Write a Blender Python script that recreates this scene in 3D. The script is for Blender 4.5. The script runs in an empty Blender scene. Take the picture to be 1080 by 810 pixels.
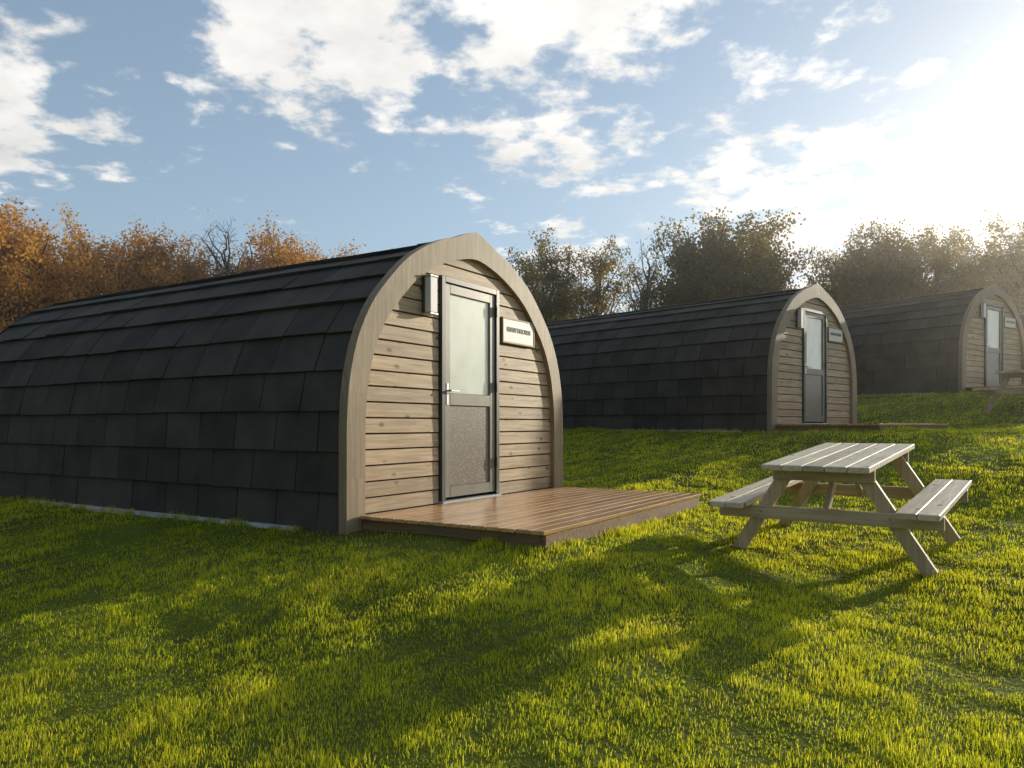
import bpy, math, random
import numpy as np
from mathutils import Vector, Matrix
random.seed(7); rng=np.random.default_rng(11)
R=math.radians
scene=bpy.context.scene
SUN_AZ=49.0; SUN_EL=11.8
CAMZ=0.8

# ------------------------------------------------------------------ helpers
def link(o): scene.collection.objects.link(o); return o
def empty(name,loc=(0,0,0),rot=(0,0,0)):
    e=bpy.data.objects.new(name,None); e.location=loc; e.rotation_euler=rot; e.empty_display_size=.3
    return link(e)

class MB:
    def __init__(s): s.v=[];s.f=[];s.var=[];s.mi=[]
    def poly(s,pts,faces,mi=0,var=None):
        b=len(s.v); s.v+= [tuple(p) for p in pts]
        r=random.random() if var is None else var
        for f in faces: s.f.append(tuple(b+i for i in f)); s.var.append(r); s.mi.append(mi)
    def hexa(s,p,mi=0,var=None):
        s.poly(p,[(0,3,2,1),(4,5,6,7),(0,1,5,4),(1,2,6,5),(2,3,7,6),(3,0,4,7)],mi,var)
    def box(s,x0,x1,y0,y1,z0,z1,mi=0,var=None):
        s.hexa([(x0,y0,z0),(x1,y0,z0),(x1,y1,z0),(x0,y1,z0),(x0,y0,z1),(x1,y0,z1),(x1,y1,z1),(x0,y1,z1)],mi,var)
    def beam(s,a,b,w,h,up=(0,1,0),mi=0,var=None):
        a=Vector(a);b=Vector(b);d=(b-a).normalized();u=Vector(up);sd=d.cross(u).normalized();u=sd.cross(d).normalized()
        q=[(-w/2,-h/2),(w/2,-h/2),(w/2,h/2),(-w/2,h/2)]
        p=[a+sd*i+u*j for i,j in q]+[b+sd*i+u*j for i,j in q]
        s.hexa(p,mi,var)
    def mesh(s,name,mats,smooth=False):
        m=bpy.data.meshes.new(name); m.from_pydata(s.v,[],s.f)
        for mt in mats: m.materials.append(mt)
        m.polygons.foreach_set('material_index',s.mi)
        at=m.attributes.new('var','FLOAT','FACE'); at.data.foreach_set('value',s.var)
        if smooth: m.shade_smooth()
        m.update()
        import bmesh
        bm=bmesh.new(); bm.from_mesh(m); bmesh.ops.recalc_face_normals(bm,faces=bm.faces); bm.to_mesh(m); bm.free()
        return m
def child(name,mesh,parent,bevel=0):
    o=bpy.data.objects.new(name,mesh); link(o); o.parent=parent
    if bevel:
        b=o.modifiers.new('b','BEVEL'); b.width=bevel; b.segments=1; b.limit_method='ANGLE'
    return o

# ------------------------------------------------------------------ materials
def newmat(name):
    m=bpy.data.materials.new(name); m.use_nodes=True
    nt=m.node_tree; n=nt.nodes; l=nt.links
    return m,n,l,n['Principled BSDF']
def ramp(n,stops):
    r=n.new('ShaderNodeValToRGB'); cr=r.color_ramp
    while len(cr.elements)>1: cr.elements.remove(cr.elements[-1])
    cr.elements[0].position=stops[0][0]; cr.elements[0].color=(*stops[0][1],1)
    for p,c in stops[1:]:
        e=cr.elements.new(p); e.color=(*c,1)
    return r
def wood(name,c0,c1,axis='X',rough=.6,knots=True,spec=.3,bump=.25,var=.35):
    m,n,l,b=newmat(name)
    tc=n.new('ShaderNodeTexCoord'); at=n.new('ShaderNodeAttribute'); at.attribute_name='var'
    comb=n.new('ShaderNodeVectorMath'); comb.operation='SCALE'; comb.inputs[0].default_value=(13,29,17)
    l.new(at.outputs['Fac'],comb.inputs['Scale'])
    add=n.new('ShaderNodeVectorMath'); add.operation='ADD'; l.new(tc.outputs['Object'],add.inputs[0]); l.new(comb.outputs[0],add.inputs[1])
    mp=n.new('ShaderNodeMapping'); l.new(add.outputs[0],mp.inputs['Vector'])
    mp.inputs['Scale'].default_value={'X':(1.2,22,22),'Y':(22,1.2,22),'Z':(22,22,1.2)}[axis]
    nz=n.new('ShaderNodeTexNoise'); nz.inputs['Scale'].default_value=1.6; nz.inputs['Detail'].default_value=6; nz.inputs['Distortion'].default_value=.6
    l.new(mp.outputs[0],nz.inputs['Vector'])
    r=ramp(n,[(.3,c0),(.7,c1)]); l.new(nz.outputs['Fac'],r.inputs[0])
    nb=n.new('ShaderNodeTexNoise'); nb.inputs['Scale'].default_value=2.5; nb.inputs['Detail'].default_value=4; l.new(add.outputs[0],nb.inputs['Vector'])
    mu=n.new('ShaderNodeMath'); mu.operation='MULTIPLY_ADD'; l.new(at.outputs['Fac'],mu.inputs[0]); mu.inputs[1].default_value=var; mu.inputs[2].default_value=1-var*.5-.22
    mu2=n.new('ShaderNodeMath'); mu2.operation='MULTIPLY_ADD'; l.new(nb.outputs['Fac'],mu2.inputs[0]); mu2.inputs[1].default_value=.45; l.new(mu.outputs[0],mu2.inputs[2])
    hs=n.new('ShaderNodeVectorMath'); hs.operation='SCALE'; l.new(r.outputs[0],hs.inputs[0]); l.new(mu2.outputs[0],hs.inputs['Scale'])
    col=hs.outputs[0]
    if knots:
        mk=n.new('ShaderNodeMapping'); l.new(add.outputs[0],mk.inputs['Vector'])
        mk.inputs['Scale'].default_value={'X':(4.2,8,8),'Y':(8,4.2,8),'Z':(8,8,4.2)}[axis]
        vo=n.new('ShaderNodeTexVoronoi'); vo.inputs['Scale'].default_value=1.0; l.new(mk.outputs[0],vo.inputs['Vector'])
        rk=ramp(n,[(.08,(.22,.17,.13)),(.20,(1,1,1))]); l.new(vo.outputs['Distance'],rk.inputs[0])
        mx=n.new('ShaderNodeMix'); mx.data_type='RGBA'; mx.blend_type='MULTIPLY'; mx.inputs[0].default_value=.85
        l.new(col,mx.inputs[6]); l.new(rk.outputs[0],mx.inputs[7]); col=mx.outputs[2]
    l.new(col,b.inputs['Base Color'])
    b.inputs['Roughness'].default_value=rough; b.inputs['Specular IOR Level'].default_value=spec
    bp=n.new('ShaderNodeBump'); bp.inputs['Strength'].default_value=bump; bp.inputs['Distance'].default_value=.01
    l.new(nz.outputs['Fac'],bp.inputs['Height']); l.new(bp.outputs[0],b.inputs['Normal'])
    return m
def plain(name,c,rough=.5,spec=.5,metal=0,nscale=0,namt=.3,bump=0):
    m,n,l,b=newmat(name)
    b.inputs['Roughness'].default_value=rough; b.inputs['Specular IOR Level'].default_value=spec; b.inputs['Metallic'].default_value=metal
    b.inputs['Base Color'].default_value=(*c,1)
    if nscale:
        tc=n.new('ShaderNodeTexCoord'); nz=n.new('ShaderNodeTexNoise'); nz.inputs['Scale'].default_value=nscale; nz.inputs['Detail'].default_value=5
        l.new(tc.outputs['Object'],nz.inputs['Vector'])
        r=ramp(n,[(.3,tuple(x*(1-namt) for x in c)),(.7,tuple(min(1,x*(1+namt)) for x in c))]); l.new(nz.outputs['Fac'],r.inputs[0]); l.new(r.outputs[0],b.inputs['Base Color'])
        if bump:
            bp=n.new('ShaderNodeBump'); bp.inputs['Strength'].default_value=bump; bp.inputs['Distance'].default_value=.01; l.new(nz.outputs['Fac'],bp.inputs['Height']); l.new(bp.outputs[0],b.inputs['Normal'])
    return m

M_clad=wood('cladding_wood',(.34,.235,.135),(.57,.42,.26),'X',.55)
M_fascia=wood('fascia_wood',(.26,.19,.115),(.38,.285,.185),'Z',.55,knots=False,bump=.15,var=.15)
M_deck=wood('deck_wood',(.46,.23,.085),(.76,.44,.19),'X',.24,knots=False,spec=1.0,bump=.2)
M_beam=wood('deck_beam_wood',(.17,.10,.055),(.30,.19,.11),'Y',.7,knots=False)
M_table=wood('weathered_table_wood',(.60,.48,.32),(.84,.72,.53),'Y',.5,knots=True,bump=.3)
M_tableleg=wood('weathered_leg_wood',(.46,.35,.22),(.68,.54,.37),'Z',.6,knots=False,bump=.3)
M_clad_leg=wood('weathered_bearer_wood',(.46,.35,.22),(.68,.54,.37),'X',.6,knots=False,bump=.3)
M_dark=plain('dark_void',(.012,.012,.012),.8,.2)
M_frame=plain('door_frame_grey',(.06,.065,.06),.4,.5)
M_doorst=plain('door_leaf_grey',(.22,.20,.155),.4,.5,nscale=6,namt=.15)
M_steel=plain('brushed_steel',(.55,.55,.55),.35,.5,metal=.8)
M_lampw=plain('lamp_white',(.78,.77,.75),.35,.5)
M_sign=plain('sign_board',(.68,.65,.58),.45,.4,nscale=5,namt=.08)
M_letters=plain('sign_letters',(.03,.03,.03),.5)
M_plinth=plain('pale_plinth',(.5,.5,.5),.8,.2,nscale=8,namt=.5)
M_sill=plain('door_sill',(.6,.6,.6),.35,.5,metal=.3)

M_glass,n,l,b=newmat('frosted_glass'); b.inputs['Roughness'].default_value=.22; b.inputs['Specular IOR Level'].default_value=.9
b.inputs['Coat Weight'].default_value=.4
tc=n.new('ShaderNodeTexCoord'); nz=n.new('ShaderNodeTexNoise'); nz.inputs['Scale'].default_value=3; l.new(tc.outputs['Object'],nz.inputs['Vector'])
r=ramp(n,[(.3,(.70,.73,.57)),(.7,(.86,.88,.74))]); l.new(nz.outputs['Fac'],r.inputs[0]); l.new(r.outputs[0],b.inputs['Base Color'])
M_panel,n,l,b=newmat('speckled_panel'); tc=n.new('ShaderNodeTexCoord'); vo=n.new('ShaderNodeTexVoronoi'); vo.inputs['Scale'].default_value=45; l.new(tc.outputs['Object'],vo.inputs['Vector'])
r=ramp(n,[(.12,(.60,.54,.46)),(.32,(.22,.185,.15))]); l.new(vo.outputs['Distance'],r.inputs[0]); l.new(r.outputs[0],b.inputs['Base Color']); b.inputs['Roughness'].default_value=.35

M_tile,n,l,b=newmat('roof_tile'); at=n.new('ShaderNodeAttribute'); at.attribute_name='var'
tc=n.new('ShaderNodeTexCoord'); nz=n.new('ShaderNodeTexNoise'); nz.inputs['Scale'].default_value=3; nz.inputs['Detail'].default_value=8; l.new(tc.outputs['Object'],nz.inputs['Vector'])
nf=n.new('ShaderNodeTexNoise'); nf.inputs['Scale'].default_value=60; nf.inputs['Detail'].default_value=6; l.new(tc.outputs['Object'],nf.inputs['Vector'])
ad=n.new('ShaderNodeMath'); ad.operation='MULTIPLY_ADD'; l.new(at.outputs['Fac'],ad.inputs[0]); ad.inputs[1].default_value=.36; l.new(nz.outputs['Fac'],ad.inputs[2])
r=ramp(n,[(.35,(.046,.041,.034)),(.95,(.098,.086,.071))]); l.new(ad.outputs[0],r.inputs[0]); l.new(r.outputs[0],b.inputs['Base Color'])
b.inputs['Roughness'].default_value=.75; b.inputs['Specular IOR Level'].default_value=.2
bp=n.new('ShaderNodeBump'); bp.inputs['Strength'].default_value=.3; bp.inputs['Distance'].default_value=.004; l.new(nf.outputs['Fac'],bp.inputs['Height']); l.new(bp.outputs[0],b.inputs['Normal'])

def leafmat(name,stops,trans=.45,tint=(1.2,1.15,.6),objvar=True):
    m,n,l,b=newmat(name); at=n.new('ShaderNodeAttribute'); at.attribute_name='var'
    src=at.outputs['Fac']
    if objvar:
        oi=n.new('ShaderNodeObjectInfo'); a=n.new('ShaderNodeMath'); a.operation='MULTIPLY_ADD'; l.new(oi.outputs['Random'],a.inputs[0]); a.inputs[1].default_value=.35
        a2=n.new('ShaderNodeMath'); a2.operation='MULTIPLY'; l.new(at.outputs['Fac'],a2.inputs[0]); a2.inputs[1].default_value=.65; l.new(a2.outputs[0],a.inputs[2]); src=a.outputs[0]
    r=ramp(n,stops); l.new(src,r.inputs[0])
    d=n.new('ShaderNodeBsdfDiffuse'); t=n.new('ShaderNodeBsdfTranslucent'); mx=n.new('ShaderNodeMixShader'); mx.inputs[0].default_value=trans
    l.new(r.outputs[0],d.inputs[0]); vm=n.new('ShaderNodeVectorMath'); vm.operation='MULTIPLY'; l.new(r.outputs[0],vm.inputs[0]); vm.inputs[1].default_value=tint; l.new(vm.outputs[0],t.inputs[0])
    l.new(d.outputs[0],mx.inputs[1]); l.new(t.outputs[0],mx.inputs[2]); l.new(mx.outputs[0],n['Material Output'].inputs[0]); n.remove(b)
    return m
M_autumn=leafmat('autumn_leaves',[(0,(.32,.17,.06)),(.5,(.60,.31,.095)),(1,(.74,.45,.14))])
M_olive=leafmat('olive_leaves',[(0,(.13,.115,.04)),(.5,(.26,.20,.06)),(1,(.44,.29,.085))])
M_bark=plain('bark',(.13,.10,.075),.9,.1,nscale=5,namt=.4)

# ------------------------------------------------------------------ terrain
QX=np.array([-400,-8,1.8,6.2,9,13.5,21.7,27,45,400]); QZ=np.array([-.6,-.55,-.40,-.23,.10,.66,1.52,1.78,1.9,1.9])
_qs=np.linspace(-400,400,16001); _z=np.interp(_qs,QX,QZ)
_k=np.exp(-.5*(np.arange(-60,61)*.05/1.0)**2); _k/=_k.sum(); _z=np.convolve(np.pad(_z,60,mode='edge'),_k,mode='valid')
def base(x,y): return np.interp(.55*x+.835*y,_qs,_z)
PODS=[((-.378,7.276),32.0,-.02),((5.5,13.75),46.0,.70),((11.7,18.4),55.0,1.55),((19.3,22.6),63.0,2.0)]
def pw(p,az,X,Y):
    a=R(az); return p[0]+X*math.sin(a)-Y*math.cos(a), p[1]+X*math.cos(a)+Y*math.sin(a)
cp=[]
for (p,az,z) in PODS:
    for X in (-1.7,0,1.7):
        for Y in (-1.7,-.4,.8,2.2,3.6,5,6.6):
            cp.append((*pw(p,az,X,Y),z-.0))
for X,Y,z in [(1.79,6.1,-.23),(2.92,5.25,-.23),(3.5,7.5,-.1),(4.2,6.2,-.15),(1.2,4.2,-.3),(2.6,6.4,-.17)]: cp.append((X,Y,z))
cp=np.array(cp); SG=1.25
K=np.exp(-((cp[:,None,:2]-cp[None,:,:2])**2).sum(-1)/(2*SG*SG))
W=np.linalg.solve(K+.15*np.eye(len(cp)),cp[:,2]-base(cp[:,0],cp[:,1]))
_ph=rng.uniform(0,6.28,40); _fr=rng.normal(0,1,(40,2)); 
def lumps(x,y,scale,seed):
    o=np.zeros_like(x); 
    for i in range(10):
        j=(i+seed*10)%40
        o=o+np.sin(x*_fr[j,0]/scale+y*_fr[j,1]/scale+_ph[j])
    return o/3.2
def ground(x,y):
    x=np.asarray(x,float); y=np.asarray(y,float); z=base(x,y); sh=x.shape; xf=x.ravel(); yf=y.ravel(); add=np.zeros(xf.size)
    for i in range(0,xf.size,40000):
        s=slice(i,i+40000); d=(xf[s,None]-cp[None,:,0])**2+(yf[s,None]-cp[None,:,1])**2
        add[s]=np.exp(-d/(2*SG*SG))@W
    return z+add.reshape(sh)+.006*lumps(x,y,.12,0)+.007*lumps(x,y,.4,1)
def gz(x,y): return float(ground(np.array([x]),np.array([y]))[0])

NS=360; rr=np.concatenate([np.geomspace(.3,40,220),np.geomspace(42,3000,50)])
th=np.linspace(0,2*math.pi,NS,endpoint=False)
RR,TH=np.meshgrid(rr,th,indexing='ij'); GX=RR*np.sin(TH); GY=RR*np.cos(TH); GZ=ground(GX,GY)
v=np.stack([GX,GY,GZ],-1).reshape(-1,3).tolist(); f=[]
for i in range(len(rr)-1):
    for j in range(NS):
        k=(j+1)%NS; f.append((i*NS+j,i*NS+k,(i+1)*NS+k,(i+1)*NS+j))
v.append((0,0,gz(0,0))); c=len(v)-1
for j in range(NS): f.append((c,(j+1)%NS,j))
me=bpy.data.meshes.new('ground'); me.from_pydata(v,[],f); me.shade_smooth()
import bmesh
bm=bmesh.new(); bm.from_mesh(me); bmesh.ops.recalc_face_normals(bm,faces=bm.faces)
if sum(fc.normal.z for fc in bm.faces)<0: bmesh.ops.reverse_faces(bm,faces=bm.faces)
bm.to_mesh(me); bm.free()
M_ground,n,l,b=newmat('ground_turf'); tc=n.new('ShaderNodeTexCoord')
n1=n.new('ShaderNodeTexNoise'); n1.inputs['Scale'].default_value=.8; n1.inputs['Detail'].default_value=8; l.new(tc.outputs['Object'],n1.inputs['Vector'])
n2=n.new('ShaderNodeTexNoise'); n2.inputs['Scale'].default_value=25; n2.inputs['Detail'].default_value=8; l.new(tc.outputs['Object'],n2.inputs['Vector'])
ma=n.new('ShaderNodeMath'); ma.operation='MULTIPLY_ADD'; l.new(n2.outputs['Fac'],ma.inputs[0]); ma.inputs[1].default_value=.6; l.new(n1.outputs['Fac'],ma.inputs[2])
r=ramp(n,[(.5,(.055,.055,.014)),(.75,(.11,.13,.02)),(1.0,(.18,.20,.03))]); l.new(ma.outputs[0],r.inputs[0]); l.new(r.outputs[0],b.inputs['Base Color'])
b.inputs['Roughness'].default_value=.95; b.inputs['Specular IOR Level'].default_value=.1
bp=n.new('ShaderNodeBump'); bp.inputs['Strength'].default_value=.8; bp.inputs['Distance'].default_value=.05; l.new(n2.outputs['Fac'],bp.inputs['Height']); l.new(bp.outputs[0],b.inputs['Normal'])
me.materials.append(M_ground); link(bpy.data.objects.new('ground',me))

# ------------------------------------------------------------------ grass blades (one mesh)
LEN=6.4
def make_grass():
    D0=10500; amax=R(47)
    def smp(r0,r1,p,N):
        u=rng.random(N); e=2-p
        return (r0**e+u*(r1**e-r0**e))**(1/e)
    n1=int(D0*2*amax*(4**2-1.7**2)/2); r1=smp(1.7,4,0,n1)
    n2=int(D0*4**1.6*2*amax*(28**.4-4**.4)/.4); r2=smp(4,28,1.6,n2)
    r=np.concatenate([r1,r2]); a=rng.uniform(-amax,amax,r.size)
    x=r*np.sin(a); y=r*np.cos(a)
    keep=np.ones(r.size,bool); tall=np.ones(r.size)
    for (p,az,z) in PODS:
        A=R(az); dx=x-p[0]; dy=y-p[1]; X=dx*math.sin(A)+dy*math.cos(A); Y=-dx*math.cos(A)+dy*math.sin(A)
        keep&=~((abs(X)<1.72)&(Y>-.05)&(Y<LEN)); keep&=~((abs(X)<1.6)&(Y>-1.70)&(Y<.1))
        near=((abs(X)<1.86)&(Y>-.1)&(Y<LEN+.1))|((abs(X)<1.74)&(Y>-1.82)&(Y<.1))
        tall=np.where(near,1.8,tall)
        if az==32.0:
            w=(X<-1.5)&(X>-2.0)&(Y>-1.2)&(Y<.4); keep&=~(w&(rng.random(r.size)<.8)); tall=np.where(w,.9,tall)
    t=lumps(x,y,.05,2)
    keep&=rng.random(r.size)<np.clip(.72+.38*t,.2,1)
    x=x[keep];y=y[keep];r=r[keep];tall=tall[keep];N=x.size
    z=ground(x,y)-.004
    big=lumps(x,y,.5,3); med=lumps(x,y,.09,1); sm=lumps(x,y,.045,0)
    h=(.020+.013*rng.random(N))*(1+.34*np.clip(med,-1.2,1.6)+.24*np.clip(sm,-1,1)+.12*big)*np.where(rng.random(N)<.02,1.5,1)*tall
    h=np.clip(h,.008,.07)*(1+.012*r)
    w=(.0024+.0013*rng.random(N))*np.maximum(1,r/4)**.85
    az=rng.uniform(0,2*math.pi,N); face=az+rng.normal(0,.5,N)+math.pi/2
    lean=np.abs(rng.normal(.38,.28,N)); lx=np.sin(az)*lean*h; ly=np.cos(az)*lean*h
    wx=np.sin(face)*w/2; wy=np.cos(face)*w/2
    V=np.empty((N,5,3),np.float32)
    V[:,0]=np.stack([x-wx,y-wy,z],1); V[:,1]=np.stack([x+wx,y+wy,z],1)
    mx=x+lx*.35;my=y+ly*.35;mz=z+h*.6
    V[:,2]=np.stack([mx+wx*.8,my+wy*.8,mz],1); V[:,3]=np.stack([mx-wx*.8,my-wy*.8,mz],1)
    V[:,4]=np.stack([x+lx,y+ly,z+h*(1-.25*np.clip(lean,0,1.2))],1)
    me=bpy.data.meshes.new('grass'); me.vertices.add(N*5); me.vertices.foreach_set('co',V.ravel())
    i=np.arange(N)[:,None]*5
    loops=np.concatenate([i+[0,1,2,3],i+[3,2,4]],1).astype(np.int32).ravel()
    me.loops.add(N*7); me.loops.foreach_set('vertex_index',loops)
    me.polygons.add(N*2)
    ls=(np.arange(N)[:,None]*7+[0,4]).astype(np.int32).ravel(); me.polygons.foreach_set('loop_start',ls)
    me.update(calc_edges=True)
    at=me.attributes.new('var','FLOAT','FACE')
    var=np.clip(.50+.22*rng.normal(0,1,N)+.17*big+.12*med,0,1)
    var=np.where(rng.random(N)<.025,1.0,var*.93)
    at.data.foreach_set('value',np.repeat(var,2).astype(np.float32))
    me.materials.append(M_grass); link(bpy.data.objects.new('grass',me)); print('blades',N)
M_grass=leafmat('grass_blades',[(0,(.17,.24,.025)),(.45,(.46,.53,.045)),(.92,(.66,.66,.08)),(1,(.68,.58,.27))],trans=.65,tint=(1.5,1.35,.6),objvar=False)
make_grass()

# ------------------------------------------------------------------ pod geometry
PR=[(1.74,-.25),(1.74,.0),(1.74,.5),(1.735,.9),(1.70,1.2),(1.615,1.5),(1.47,1.77),(1.28,1.99),(1.0,2.24),(.68,2.42),(.35,2.54),(0,2.60)]
def catmull(P,n=5):
    out=[];P=[Vector(p) for p in P];Q=[P[0]*2-P[1]]+P+[Vector((-P[-2].x,P[-2].y))]
    for i in range(1,len(Q)-2):
        a,b,c,d=Q[i-1:i+3]
        for k in range(n):
            t=k/n; out.append(.5*((2*b)+(c-a)*t+(2*a-5*b+4*c-d)*t*t+(3*b-a-3*c+d)*t**3))
    out.append(P[-1]); return out
HP=catmull(PR)
def offs(P,d):
    o=[]
    for i,p in enumerate(P):
        a=P[max(i-1,0)];b=P[min(i+1,len(P)-1)]; t=(b-a).normalized()
        if i==len(P)-1: t=Vector((-1,0))
        o.append(p+Vector((t.y,-t.x))*d)
    return o
def full(H): return [Vector(p) for p in H]+[Vector((-p.x,p.y)) for p in H[-2::-1]]
def arclen(P):
    s=[0]
    for i in range(1,len(P)): s.append(s[-1]+(P[i]-P[i-1]).length)
    return s
def at_arc(P,S,a):
    a=max(0,min(a,S[-1]-1e-6))
    for i in range(1,len(S)):
        if S[i]>=a:
            t=(a-S[i-1])/(S[i]-S[i-1]+1e-9); d=(P[i]-P[i-1]).normalized()
            return P[i-1].lerp(P[i],t),Vector((d.y,-d.x))
def build_pod_meshes():
    out={}
    sh=offs(HP,-.05)
    m=MB(); F=full(sh); N=len(F)
    for i in range(N-1):
        a,b=F[i],F[i+1]; m.poly([(a.x,.04,a.y),(b.x,.04,b.y),(b.x,LEN,b.y),(a.x,LEN,a.y)],[(0,1,2,3)],0,.5)
    m.poly([(p.x,.04,p.y) for p in F],[tuple(range(N))],0,.5)
    m.poly([(p.x,LEN,p.y) for p in F],[tuple(range(N))],0,.5)
    out['wall_shell']=(m.mesh('wall_shell',[M_dark]),0)
    m=MB(); H=[p for p in sh if p.y>=-.02]; H=[Vector((sh[0].x,-.03))]+H; S=arclen(H); rows=11; rh=S[-1]/rows
    for sgn in (1,-1):
        for k in range(rows):
            b0,n0=at_arc(H,S,k*rh); b1,n1=at_arc(H,S,(k+1)*rh+.02)
            y=.038; tw=.50; first=random.uniform(.25,tw)
            edges=[y]; yy=y+first
            while yy<LEN-.05: edges.append(yy); yy+=tw+random.uniform(-.03,.03)
            edges.append(LEN)
            for a,b in zip(edges[:-1],edges[1:]):
                if b-a<.03: continue
                j=random.uniform(-.006,.006); jj=random.uniform(-.003,.003)
                o0=b0+n0*(.042+j); o1=b1+n1*(.012+jj); i0=b0+n0*(.008); i1=b1+n1*(-.006)
                dz=random.uniform(-.005,.005)
                P=[(sgn*i0.x,a,i0.y+dz),(sgn*i0.x,b-.009,i0.y+dz),(sgn*o0.x,b-.009,o0.y+dz),(sgn*o0.x,a,o0.y+dz),
                   (sgn*i1.x,a,i1.y),(sgn*i1.x,b-.009,i1.y),(sgn*o1.x,b-.009,o1.y),(sgn*o1.x,a,o1.y)]
                m.hexa(P)
    y=.04
    while y<LEN:
        e=min(y+.45,LEN); z=H[-1].y+.035
        for sgn in (1,-1):
            m.hexa([(0,y,z),(0,e-.006,z),(sgn*.14,e-.006,z-.03),(sgn*.14,y,z-.03),(0,y,z+.022),(0,e-.006,z+.022),(sgn*.145,e-.006,z-.008),(sgn*.145,y,z-.008)])
        y+=.45
    out['roof_tiles']=(m.mesh('roof_tiles',[M_tile]),.003)
    m=MB()
    Ho=[Vector(p) for p in HP]; Hi=offs(HP,-.205)
    for i,p in enumerate(Ho):
        if p.x<.35: Ho[i]=Vector((p.x,p.y+.06*(1-p.x/.35)**1.3))
    Hi=[Vector((max(p.x,0),p.y)) for p in Hi]
    Hr=offs(HP,-.02)
    for (y0,y1) in ((-.05,.034),(LEN+.004,LEN+.04)):
        for sgn in (1,-1):
            O=Ho if y0<0 else Hr
            L=len(Ho); seg=9; vs=random.random()
            for i in range(L-1):
                if i%seg==0: vs=random.random()
                a,b,c,d=O[i],O[i+1],Hi[i+1],Hi[i]
                X=lambda q:sgn*q.x
                P=[(X(a),y0,a.y),(X(b),y0,b.y),(X(c),y0,c.y),(X(d),y0,d.y),(X(a),y1,a.y),(X(b),y1,b.y),(X(c),y1,c.y),(X(d),y1,d.y)]
                m.poly(P,[(0,1,2,3),(4,7,6,5),(0,4,5,1),(3,2,6,7)],0 if y0<0 else 1,vs)
    out['arch_fascia']=(m.mesh('arch_fascia',[M_fascia,M_tile]),0)
    m=MB(); G=offs(HP,-.12)
    def halfw(z):
        if z<=G[1].y: return G[1].x
        for i in range(1,len(G)):
            if G[i].y>=z: 
                t=(z-G[i-1].y)/(G[i].y-G[i-1].y+1e-9); return G[i-1].x+(G[i].x-G[i-1].x)*t
        return 0
    ph=.128; z=-.02; DX0,DX1,DZ1=-.53,.44,2.19
    while z<2.45:
        z1=min(z+ph,2.455); wa,wb=halfw(z),halfw(z1); v=random.random(); jn=random.uniform(-.001,.001)
        def pl(xa0,xb0,xa1,xb1,y0,y1,zz0,zz1,v):
            m.hexa([(xa0,y0,zz0),(xb0,y0,zz0),(xb0,y1,zz0),(xa0,y1,zz0),(xa1,y0+.004,zz1),(xb1,y0+.004,zz1),(xb1,y1,zz1),(xa1,y1,zz1)],0,v)
        if wb>.02:
            if z1<=DZ1 or z<DZ1-.06:
                pl(-wa,DX0,-wb,DX0,jn,.036,z+.006,z1-.005,v); pl(DX1,wa,DX1,wb,jn,.036,z+.006,z1-.005,random.random())
            else: pl(-wa,wa,-wb,wb,jn,.036,z+.006,z1-.005,v)
            pl(-wa,wa,-wb,wb,LEN+.002,LEN+.03,z+.006,z1-.005,v)
        z=z1
    out['front_cladding']=(m.mesh('front_cladding',[M_clad]),.003)
    m=MB()
    x0,x1,z0,z1=-.52,.43,.13,2.17; fw=.055
    m.box(x0,x0+fw,-.03,.034,z0,z1,0); m.box(x1-fw,x1,-.03,.034,z0,z1,0); m.box(x0+fw,x1-fw,-.03,.034,z1-fw,z1,0)
    a,b_=x0+fw+.006,x1-fw-.006; zb,zt=z0+.025,z1-fw-.006
    st=.085
    m.box(a,a+st,-.012,.03,zb,zt,1); m.box(b_-st,b_,-.012,.03,zb,zt,1)
    m.box(a+st,b_-st,-.012,.03,zt-st,zt,1); m.box(a+st,b_-st,-.012,.03,zb,zb+.1,1); m.box(a+st,b_-st,-.012,.03,1.0,1.11,1)
    m.box(a+st,b_-st,.008,.03,1.11,zt-st,2); m.box(a+st,b_-st,.005,.03,zb+.1,1.0,3)
    m.box(x0-.01,x1+.01,-.05,.034,z0-.03,z0-.002,4)
    m.box(a+.02,a+.055,-.02,-.013,1.0,1.2,5); m.beam((a+.037,-.02,1.13),(a+.037,-.06,1.13),.018,.018,up=(0,0,1),mi=5); m.box(a+.028,a+.16,-.068,-.05,1.121,1.139,5)
    for hz in (.4,1.15,1.9): m.box(b_-.01,b_+.02,-.045,-.031,hz,hz+.1,0)
    out['door']=(m.mesh('door',[M_frame,M_doorst,M_glass,M_panel,M_sill,M_steel]),.004)
    m=MB(); m.box(-.775,-.665,-.03,-.003,1.79,2.12,0); m.box(-.77,-.67,-.095,-.031,1.80,2.11,1); m.box(-.777,-.663,-.1,-.004,2.111,2.128,2); m.box(-.777,-.663,-.1,-.004,1.782,1.799,2)
    out['wall_lamp']=(m.mesh('wall_lamp',[M_frame,M_lampw,M_steel]),.004)
    m=MB(); m.box(.50,1.10,-.032,-.004,1.67,1.90,0); m.box(.485,.50,-.036,-.003,1.655,1.915,1);m.box(1.10,1.115,-.036,-.003,1.655,1.915,1);m.box(.50,1.10,-.036,-.003,1.655,1.67,1);m.box(.50,1.10,-.036,-.003,1.90,1.915,1)
    out['name_sign']=(m.mesh('name_sign',[M_sign,M_fascia]),0)
    m=MB(); y=-.055; bw=.118
    while y-bw>-1.72:
        m.box(-1.62+random.uniform(-.006,.006),1.64+random.uniform(-.006,.006),y-bw,y-.009,.088,.116,0)
        y-=bw
    yend=y
    m.box(-1.58,1.6,yend+.01,yend+.05,-.2,.086,1)
    for x in (-1.58,-.6,.4,1.56): m.box(x,x+.045,yend+.052,-.06,-.2,.086,1)
    out['deck']=(m.mesh('deck',[M_deck,M_beam]),.004)
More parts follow.
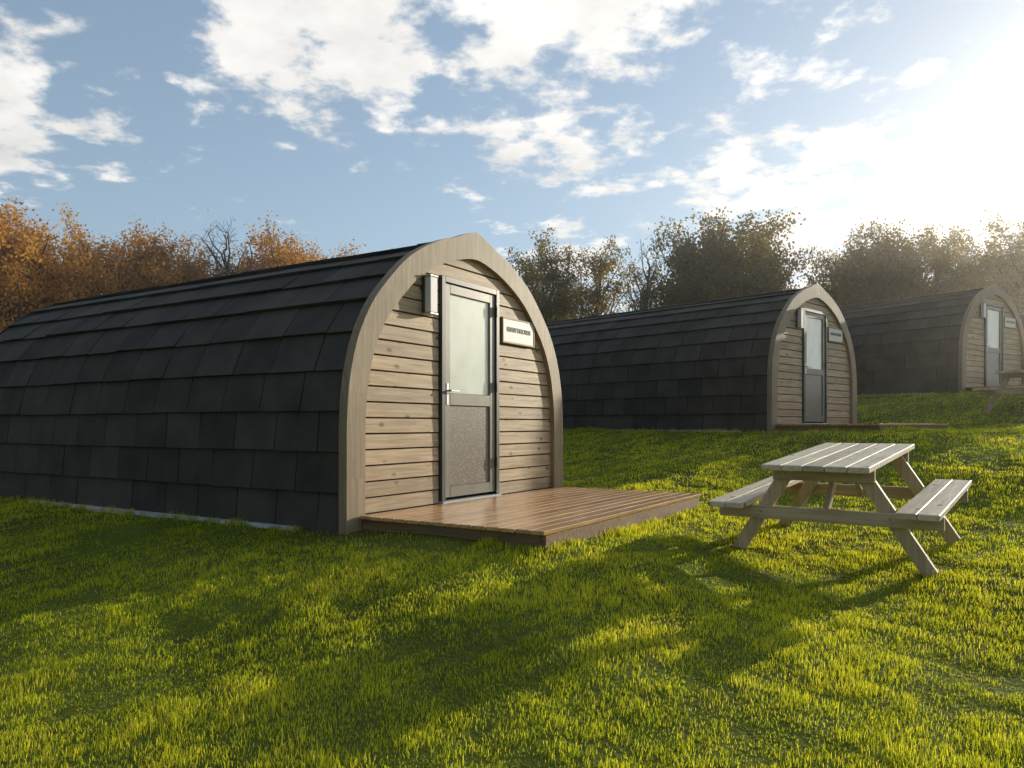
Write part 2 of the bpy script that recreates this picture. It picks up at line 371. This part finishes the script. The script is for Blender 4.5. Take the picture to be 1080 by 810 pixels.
    m=MB(); m.box(-1.715,-1.66,.1,LEN-.1,-.4,-.015,0); m.box(1.66,1.715,.1,LEN-.1,-.4,-.015,0)
    m.box(-1.7,-1.6,.02,.035,-.4,-.02,0); m.box(-1.79,-1.72,.5,4.6,-.12,.004,0)
    out['plinth']=(m.mesh('plinth',[M_plinth]),0)
    cu=bpy.data.curves.new('txt','FONT'); cu.body='HAWTHORN'; cu.size=.072; cu.align_x='CENTER'; cu.extrude=.002; cu.space_character=1.15
    to=bpy.data.objects.new('txt',cu); link(to); bpy.context.view_layer.update()
    tm=bpy.data.meshes.new_from_object(to.evaluated_get(bpy.context.evaluated_depsgraph_get())); bpy.data.objects.remove(to)
    tm.transform(Matrix.Translation((.80,-.035,1.775))@Matrix.Rotation(R(90),4,'X')); tm.materials.clear(); tm.materials.append(M_letters)
    out['sign_letters']=(tm,0)
    return out
PM=build_pod_meshes()
for (p,az,z) in PODS:
    e=empty('camping_pod',(p[0],p[1],z),(0,0,R(90-az)))
    for k,(me,bv) in PM.items(): child(k,me,e,bv)

# ------------------------------------------------------------------ picnic table
def table_mesh():
    m=MB(); L=.88
    for i in range(5):
        x=-.37+i*.15; m.box(x,x+.141,-L,L,.715,.757,0)
    for s in (-1,1):
        for i in range(2):
            c=s*.66-.135+i*.137; m.box(c,c+.131,-L,L,.415,.457,0)
    for Y in (-.60,.60):
        sg=1 if Y<0 else -1
        for s in (-1,1): m.beam((s*.25,Y,.70),(s*.70,Y,-.02),.10,.042,up=(0,1,0),mi=1)
        m.beam((-.79,Y-sg*.044,.36),(.79,Y-sg*.044,.36),.10,.042,up=(0,1,0),mi=2)
        m.beam((-.36,Y-sg*.044,.665),(.36,Y-sg*.044,.665),.095,.042,up=(0,1,0),mi=2)
        m.beam((0,Y+sg*.03,.36),(0,Y+sg*.40,.705),.07,.04,up=(1,0,0),mi=1)
        # bolt heads where legs cross the bearers
        for s in (-1,1):
            for (bx,bz) in ((s*.455,.372),(s*.475,.345),(s*.275,.665)):
                m.beam((bx,Y-sg*.066,bz),(bx,Y-sg*.074,bz),.018,.018,up=(0,0,1),mi=3)
    m.box(-.035,.035,-.14,.14,.675,.713,1)
    return m.mesh('table_frame',[M_table,M_tableleg,M_clad_leg,M_steel])
TM=table_mesh()
def table(x,y,az,tilt,z):
    e=empty('picnic_table',(x,y,z),(0,0,0))
    e.matrix_world=Matrix.Translation((x,y,z))@Matrix.Rotation(R(-az),4,'Z')@Matrix.Rotation(R(tilt),4,'X')
    child('top_seats_and_frame',TM,e,.005)
table(2.71,6.16,37,4.2,-.185)
table(10.0,14.3,60,3,gz(10.0,14.3)+.01)

# ------------------------------------------------------------------ trees
def tree_mesh(seed,leafmat_,nleaf,ncl=30,rx=3.0,rz=3.6,cz=6.2,leafsize=.085,twigs=7,csig=.42):
    rd=random.Random(seed); m=MB(); tips=[]
    def tube(a,b,ra,rb,k=5):
        d=(b-a)
        if d.length<1e-4: return
        d.normalize(); u=d.orthogonal().normalized(); w=d.cross(u)
        P=[a+(u*math.cos(t)+w*math.sin(t))*ra for t in [2*math.pi*i/k for i in range(k)]]+[b+(u*math.cos(t)+w*math.sin(t))*rb for t in [2*math.pi*i/k for i in range(k)]]
        m.poly(P,[(i,(i+1)%k,k+(i+1)%k,k+i) for i in range(k)],0)
    def limb(a,b,ra,rb,seg,up,jit,k=5):
        q=a; mid=a.lerp(b,.5)+Vector((0,0,up))+Vector((rd.gauss(0,jit),rd.gauss(0,jit),0))
        pts=[a]
        for i in range(1,seg+1):
            t=i/seg; p=a*(1-t)**2+mid*2*t*(1-t)+b*t*t
            if i<seg: p=p+Vector([rd.gauss(0,jit*.3) for _ in range(3)])
            tube(q,p,ra+(rb-ra)*(i-1)/seg,ra+(rb-ra)*t,k); q=p; pts.append(p)
        return pts
    top=Vector((rd.gauss(0,.3),rd.gauss(0,.3),cz+rz*.55))
    trunk=limb(Vector((0,0,-.4)),top,.24,.05,8,0,.35,7)
    lob=[(rd.uniform(0,6.28),rd.uniform(-.5,.9),rd.uniform(-.25,.22)) for _ in range(5)]
    for c in range(ncl):
        a=rd.uniform(0,6.28); e=math.asin(rd.uniform(-.75,1.0)); k=1.0
        for (la,le,am) in lob:
            k+=am*max(0,math.cos(a-la))*max(0,math.cos(e-le))
        rr_=(rd.random()**.45)*k
        cpt=Vector((math.cos(a)*math.cos(e)*rx*rr_,math.sin(a)*math.cos(e)*rx*rr_,cz+math.sin(e)*rz*rr_))
        zz=max(1.9,cpt.z-rd.uniform(.9,1.6)*math.hypot(cpt.x,cpt.y)-.5)
        st=min(trunk,key=lambda q:abs(q.z-zz))
        L=limb(st,cpt,.075,.022,4,-.15,.25,4)
        for t in range(twigs):
            d=Vector((rd.gauss(0,1),rd.gauss(0,1),rd.gauss(.35,.8))).normalized()
            s0=L[rd.choice((2,3,4,4))]; tip=s0+d*rd.uniform(.45,1.0)
            T=limb(s0,tip,.018,.006,3,.05,.1,3)
            for q in T[1:]: tips.append((q,c))
            for _ in range(2):
                d2=(d+Vector((rd.gauss(0,.6),rd.gauss(0,.6),rd.gauss(.1,.5)))).normalized(); q=T[2]+d2*rd.uniform(.3,.6); tube(T[2],q,.009,.004,3); tips.append((q,c))
    for _ in range(nleaf):
        t,c=rd.choice(tips); sg=csig*.45
        p=t+Vector((rd.gauss(0,sg),rd.gauss(0,sg),rd.gauss(0,sg)))
        s=leafsize*rd.uniform(.6,1.3); a=Vector((rd.gauss(0,1),rd.gauss(0,1),rd.gauss(0,1))).normalized(); b=a.orthogonal().normalized(); cc=a.cross(b)
        th=rd.uniform(0,6.28); u=(b*math.cos(th)+cc*math.sin(th))*s; w=(cc*math.cos(th)-b*math.sin(th))*s*.6
        m.poly([p-u,p-w,p+u,p+w],[(0,1,2,3)],1,min(1,max(0,(math.sin(c*12.9898)*.5+.5)*.5+rd.random()*.5)))
    me=bpy.data.meshes.new('tree'); me.from_pydata(m.v,[],m.f); me.materials.append(M_bark); me.materials.append(leafmat_)
    me.polygons.foreach_set('material_index',m.mi); me.attributes.new('var','FLOAT','FACE').data.foreach_set('value',m.var)
    zs=sorted(v_[2] for v_ in m.v); me.update()
    return me,zs[int(len(zs)*.997)]
AUT=[tree_mesh(s,M_autumn,nl,ncl=40,csig=.5) for s,nl in ((1,18000),(2,14000),(3,9000))]
OLI=[tree_mesh(4,M_olive,30000,ncl=64,rx=3.4,rz=3.2,csig=.5),tree_mesh(5,M_olive,16000,ncl=42,rx=2.9,csig=.45),tree_mesh(6,M_olive,8000,ncl=30,rx=2.7)]
BARE=[tree_mesh(9,M_autumn,250,ncl=44,rx=2.4,rz=3.8,twigs=10)]
def tree(px,top,D,src,name,wide=1.0):
    x=(px-540)/800*D; y=D; zt=CAMZ+(448-top)/800*D; g=gz(x,y); me,h=src
    o=bpy.data.objects.new(name,me); link(o); s=(zt-g)/h; o.location=(x,y,g); o.scale=(s*wide,s*wide,s); o.rotation_euler=(0,0,random.uniform(0,6.28)); return o
i=0
for px,top,D in [(-120,235,38),(-70,225,36),(-25,218,38),(18,218,36),(62,242,40),(100,234,42),(140,246,40),(182,248,43),(212,264,46),(272,254,46),(305,246,44),(340,258,48),(380,275,50)]:
    tree(px,top,D,AUT[i%3],'autumn_tree',1.0); i+=1
tree(238,236,43,BARE[0],'bare_tree',.9); tree(682,256,42,BARE[0],'bare_tree',.8); tree(1024,260,50,BARE[0],'bare_tree',.8)
for px,top,D,k,wd in [(430,275,50,1,1),(485,272,50,1,1),(550,264,44,2,.8),(580,252,42,1,.9),(624,260,44,2,.9),(722,240,42,1,.9),(764,230,42,0,1.05),(808,242,45,1,.9),(872,262,46,2,.8),(900,244,44,1,1),(945,242,44,0,.95),(985,252,48,2,.8),(1052,264,46,2,.9),(1085,236,42,0,.95),(1140,245,44,1,1),(1195,240,46,0,1)]:
    tree(px,top,D,OLI[k],'oak_tree',wd)
m=MB()
for k in range(20000):
    t=random.random(); px=-200+t*1500; D=54+3*math.sin(px*.02)+random.gauss(0,1.3); x=(px-540)/800*D
    hh=4.6+1.3*math.sin(px*.045)+.9*math.sin(px*.13+1)
    p=Vector((x,D,base(np.array([x]),np.array([D]))[0]+random.random()**.85*hh)); s=random.uniform(.10,.24)
    a=Vector((random.gauss(0,1),random.gauss(0,1),random.gauss(0,1))).normalized(); b=a.orthogonal().normalized(); c=a.cross(b)
    m.poly([p-b*s,p-c*s*.6,p+b*s,p+c*s*.6],[(0,1,2,3)])
me=bpy.data.meshes.new('hedgerow'); me.from_pydata(m.v,[],m.f); me.materials.append(M_olive); me.attributes.new('var','FLOAT','FACE').data.foreach_set('value',m.var)
link(bpy.data.objects.new('hedgerow',me))

# ------------------------------------------------------------------ morning mist (homogeneous volume lying over the field)
m=MB(); m.box(-70,110,8.5,75,-3,22)
me=bpy.data.meshes.new('mist'); me.from_pydata(m.v,[],m.f)
mm=bpy.data.materials.new('mist_volume'); mm.use_nodes=True; n=mm.node_tree.nodes; n.clear()
o=n.new('ShaderNodeOutputMaterial'); vs=n.new('ShaderNodeVolumeScatter'); vs.inputs['Density'].default_value=.0026; vs.inputs['Anisotropy'].default_value=.78; vs.inputs['Color'].default_value=(1,.95,.86,1)
mm.node_tree.links.new(vs.outputs[0],o.inputs['Volume']); me.materials.append(mm); link(bpy.data.objects.new('morning_mist',me))

# ------------------------------------------------------------------ sky world
w=bpy.data.worlds.new('World'); scene.world=w; w.use_nodes=True; nt=w.node_tree; n=nt.nodes; l=nt.links
bg=n['Background']
sky=n.new('ShaderNodeTexSky'); sky.sky_type='NISHITA'; sky.sun_disc=False; sky.sun_elevation=R(SUN_EL); sky.sun_rotation=R(SUN_AZ); sky.air_density=1.0; sky.dust_density=.7; sky.ozone_density=1.4
SKYS=.15
sd=Vector((math.sin(R(SUN_AZ))*math.cos(R(SUN_EL)),math.cos(R(SUN_AZ))*math.cos(R(SUN_EL)),math.sin(R(SUN_EL))))
tc=n.new('ShaderNodeTexCoord'); nrm=n.new('ShaderNodeVectorMath'); nrm.operation='NORMALIZE'; l.new(tc.outputs['Generated'],nrm.inputs[0])
sep=n.new('ShaderNodeSeparateXYZ'); l.new(nrm.outputs[0],sep.inputs[0])
def math_(op,a,b=None,c=None,clamp=False):
    x=n.new('ShaderNodeMath'); x.operation=op; x.use_clamp=clamp
    for i_,q in enumerate((a,b,c)):
        if q is None: continue
        if isinstance(q,(int,float)): x.inputs[i_].default_value=q
        else: l.new(q,x.inputs[i_])
    return x.outputs[0]
zc=math_('ADD',math_('MAXIMUM',sep.outputs[2],0.0),.16)
cx=math_('DIVIDE',sep.outputs[0],zc); cy=math_('DIVIDE',sep.outputs[1],zc)
cb=n.new('ShaderNodeCombineXYZ'); l.new(cx,cb.inputs[0]); l.new(cy,cb.inputs[1])
def noise(vec,scale,det,rough,off=(0,0,0),dist=0):
    mp=n.new('ShaderNodeMapping'); mp.inputs['Location'].default_value=off; l.new(vec,mp.inputs[0])
    x=n.new('ShaderNodeTexNoise'); x.inputs['Scale'].default_value=scale; x.inputs['Detail'].default_value=det; x.inputs['Roughness'].default_value=rough; x.inputs['Distortion'].default_value=dist
    l.new(mp.outputs[0],x.inputs['Vector']); return x.outputs['Fac']
nA=noise(cb.outputs[0],2.2,9,.58,(3.1,1.7,0),.15); nB=noise(cb.outputs[0],7.5,8,.6,(7,2,0),.1)
dens=math_('ADD',math_('MULTIPLY',nA,.46),math_('MULTIPLY',nB,.54))
dens=math_('ADD',dens,.022)
def dotdir(v):
    d=n.new('ShaderNodeVectorMath'); d.operation='DOT_PRODUCT'; l.new(nrm.outputs[0],d.inputs[0]); d.inputs[1].default_value=v; return d.outputs['Value']
def blob(px,py,rad,amp):
    v=Vector(((px-540)/800,1,(448-py)/800)).normalized()
    d=dotdir(v); x=math_('SUBTRACT',d,math.cos(rad)); x=math_('DIVIDE',x,1-math.cos(rad)); x=math_('MAXIMUM',x,0.0); return math_('MULTIPLY',x,amp)
for b_ in [(20,95,.15,.13),(270,40,.20,.09),(450,20,.24,.09),(640,30,.22,.09),(380,100,.14,.04),(160,130,.10,.05),(980,200,.30,.12),(800,165,.14,.08),(600,205,.14,.08),(230,210,.22,-.12),(430,190,.20,-.09),(860,90,.20,-.11),(1010,70,.14,-.08),(120,20,.13,-.12),(640,140,.16,-.08),(930,10,.16,.07),(270,240,.10,.09),(330,155,.07,.05)]:
    dens=math_('ADD',dens,blob(*b_))
mr=n.new('ShaderNodeMapRange'); mr.interpolation_type='SMOOTHSTEP'; l.new(dens,mr.inputs[0]); mr.inputs[1].default_value=.53; mr.inputs[2].default_value=.64
cover=mr.outputs[0]
sraw=dotdir(sd); sdot=math_('MAXIMUM',sraw,0.0)
g1=math_('POWER',sdot,6.0); g2=math_('POWER',sdot,40.0)
shade=noise(cb.outputs[0],3.6,7,.6,(3.25,1.5,0))
lum=math_('ADD',math_('MULTIPLY',g1,.25),math_('ADD',math_('MULTIPLY',shade,.95),.54))
lum=math_('ADD',lum,math_('MULTIPLY',g2,.3))
cc=n.new('ShaderNodeVectorMath'); cc.operation='SCALE'; cc.inputs[0].default_value=(1.0,.965,.91); l.new(lum,cc.inputs['Scale'])
sk=n.new('ShaderNodeVectorMath'); sk.operation='SCALE'; l.new(sky.outputs[0],sk.inputs[0]); sk.inputs['Scale'].default_value=SKYS
skc=n.new('ShaderNodeVectorMath'); skc.operation='MINIMUM'; l.new(sk.outputs[0],skc.inputs[0]); skc.inputs[1].default_value=(.84,.88,.92)
veil=n.new('ShaderNodeMix'); veil.data_type='RGBA'; hz=math_('POWER',math_('SUBTRACT',1.0,math_('MAXIMUM',sep.outputs[2],0.0)),7.0)
l.new(math_('ADD',math_('MULTIPLY',hz,.42),.22,clamp=True),veil.inputs[0]); l.new(skc.outputs[0],veil.inputs[6]); veil.inputs[7].default_value=(.58,.78,1.0,1)
mx=n.new('ShaderNodeMix'); mx.data_type='RGBA'; l.new(math_('MULTIPLY',cover,.93),mx.inputs[0]); l.new(veil.outputs[2],mx.inputs[6]); l.new(cc.outputs[0],mx.inputs[7])
# whole sky dimmed away from the sun, added to cut fill in shadows
fall=math_('MINIMUM',math_('MAXIMUM',math_('ADD',sraw,.95),.42),1.0)
fin=n.new('ShaderNodeVectorMath'); fin.operation='SCALE'; l.new(mx.outputs[2],fin.inputs[0]); l.new(fall,fin.inputs['Scale'])
l.new(fin.outputs[0],bg.inputs[0]); bg.inputs[1].default_value=1.0

# ------------------------------------------------------------------ sun
sl=bpy.data.lights.new('sun','SUN'); sl.energy=5; sl.angle=R(.5); sl.color=(1,.89,.69); so=bpy.data.objects.new('sun',sl); link(so)
so.rotation_euler=(-sd).to_track_quat('-Z','Y').to_euler()

# ------------------------------------------------------------------ camera
cd=bpy.data.cameras.new('camera'); cd.sensor_width=36; cd.lens=36*800/1080; cd.shift_y=43/1080; cd.clip_end=6000; cd.clip_start=.05
co=bpy.data.objects.new('camera',cd); link(co); co.location=(0,0,CAMZ); co.rotation_euler=(R(90),0,0); scene.camera=co
scene.view_settings.view_transform='Standard'; scene.view_settings.look='None'; scene.view_settings.exposure=0
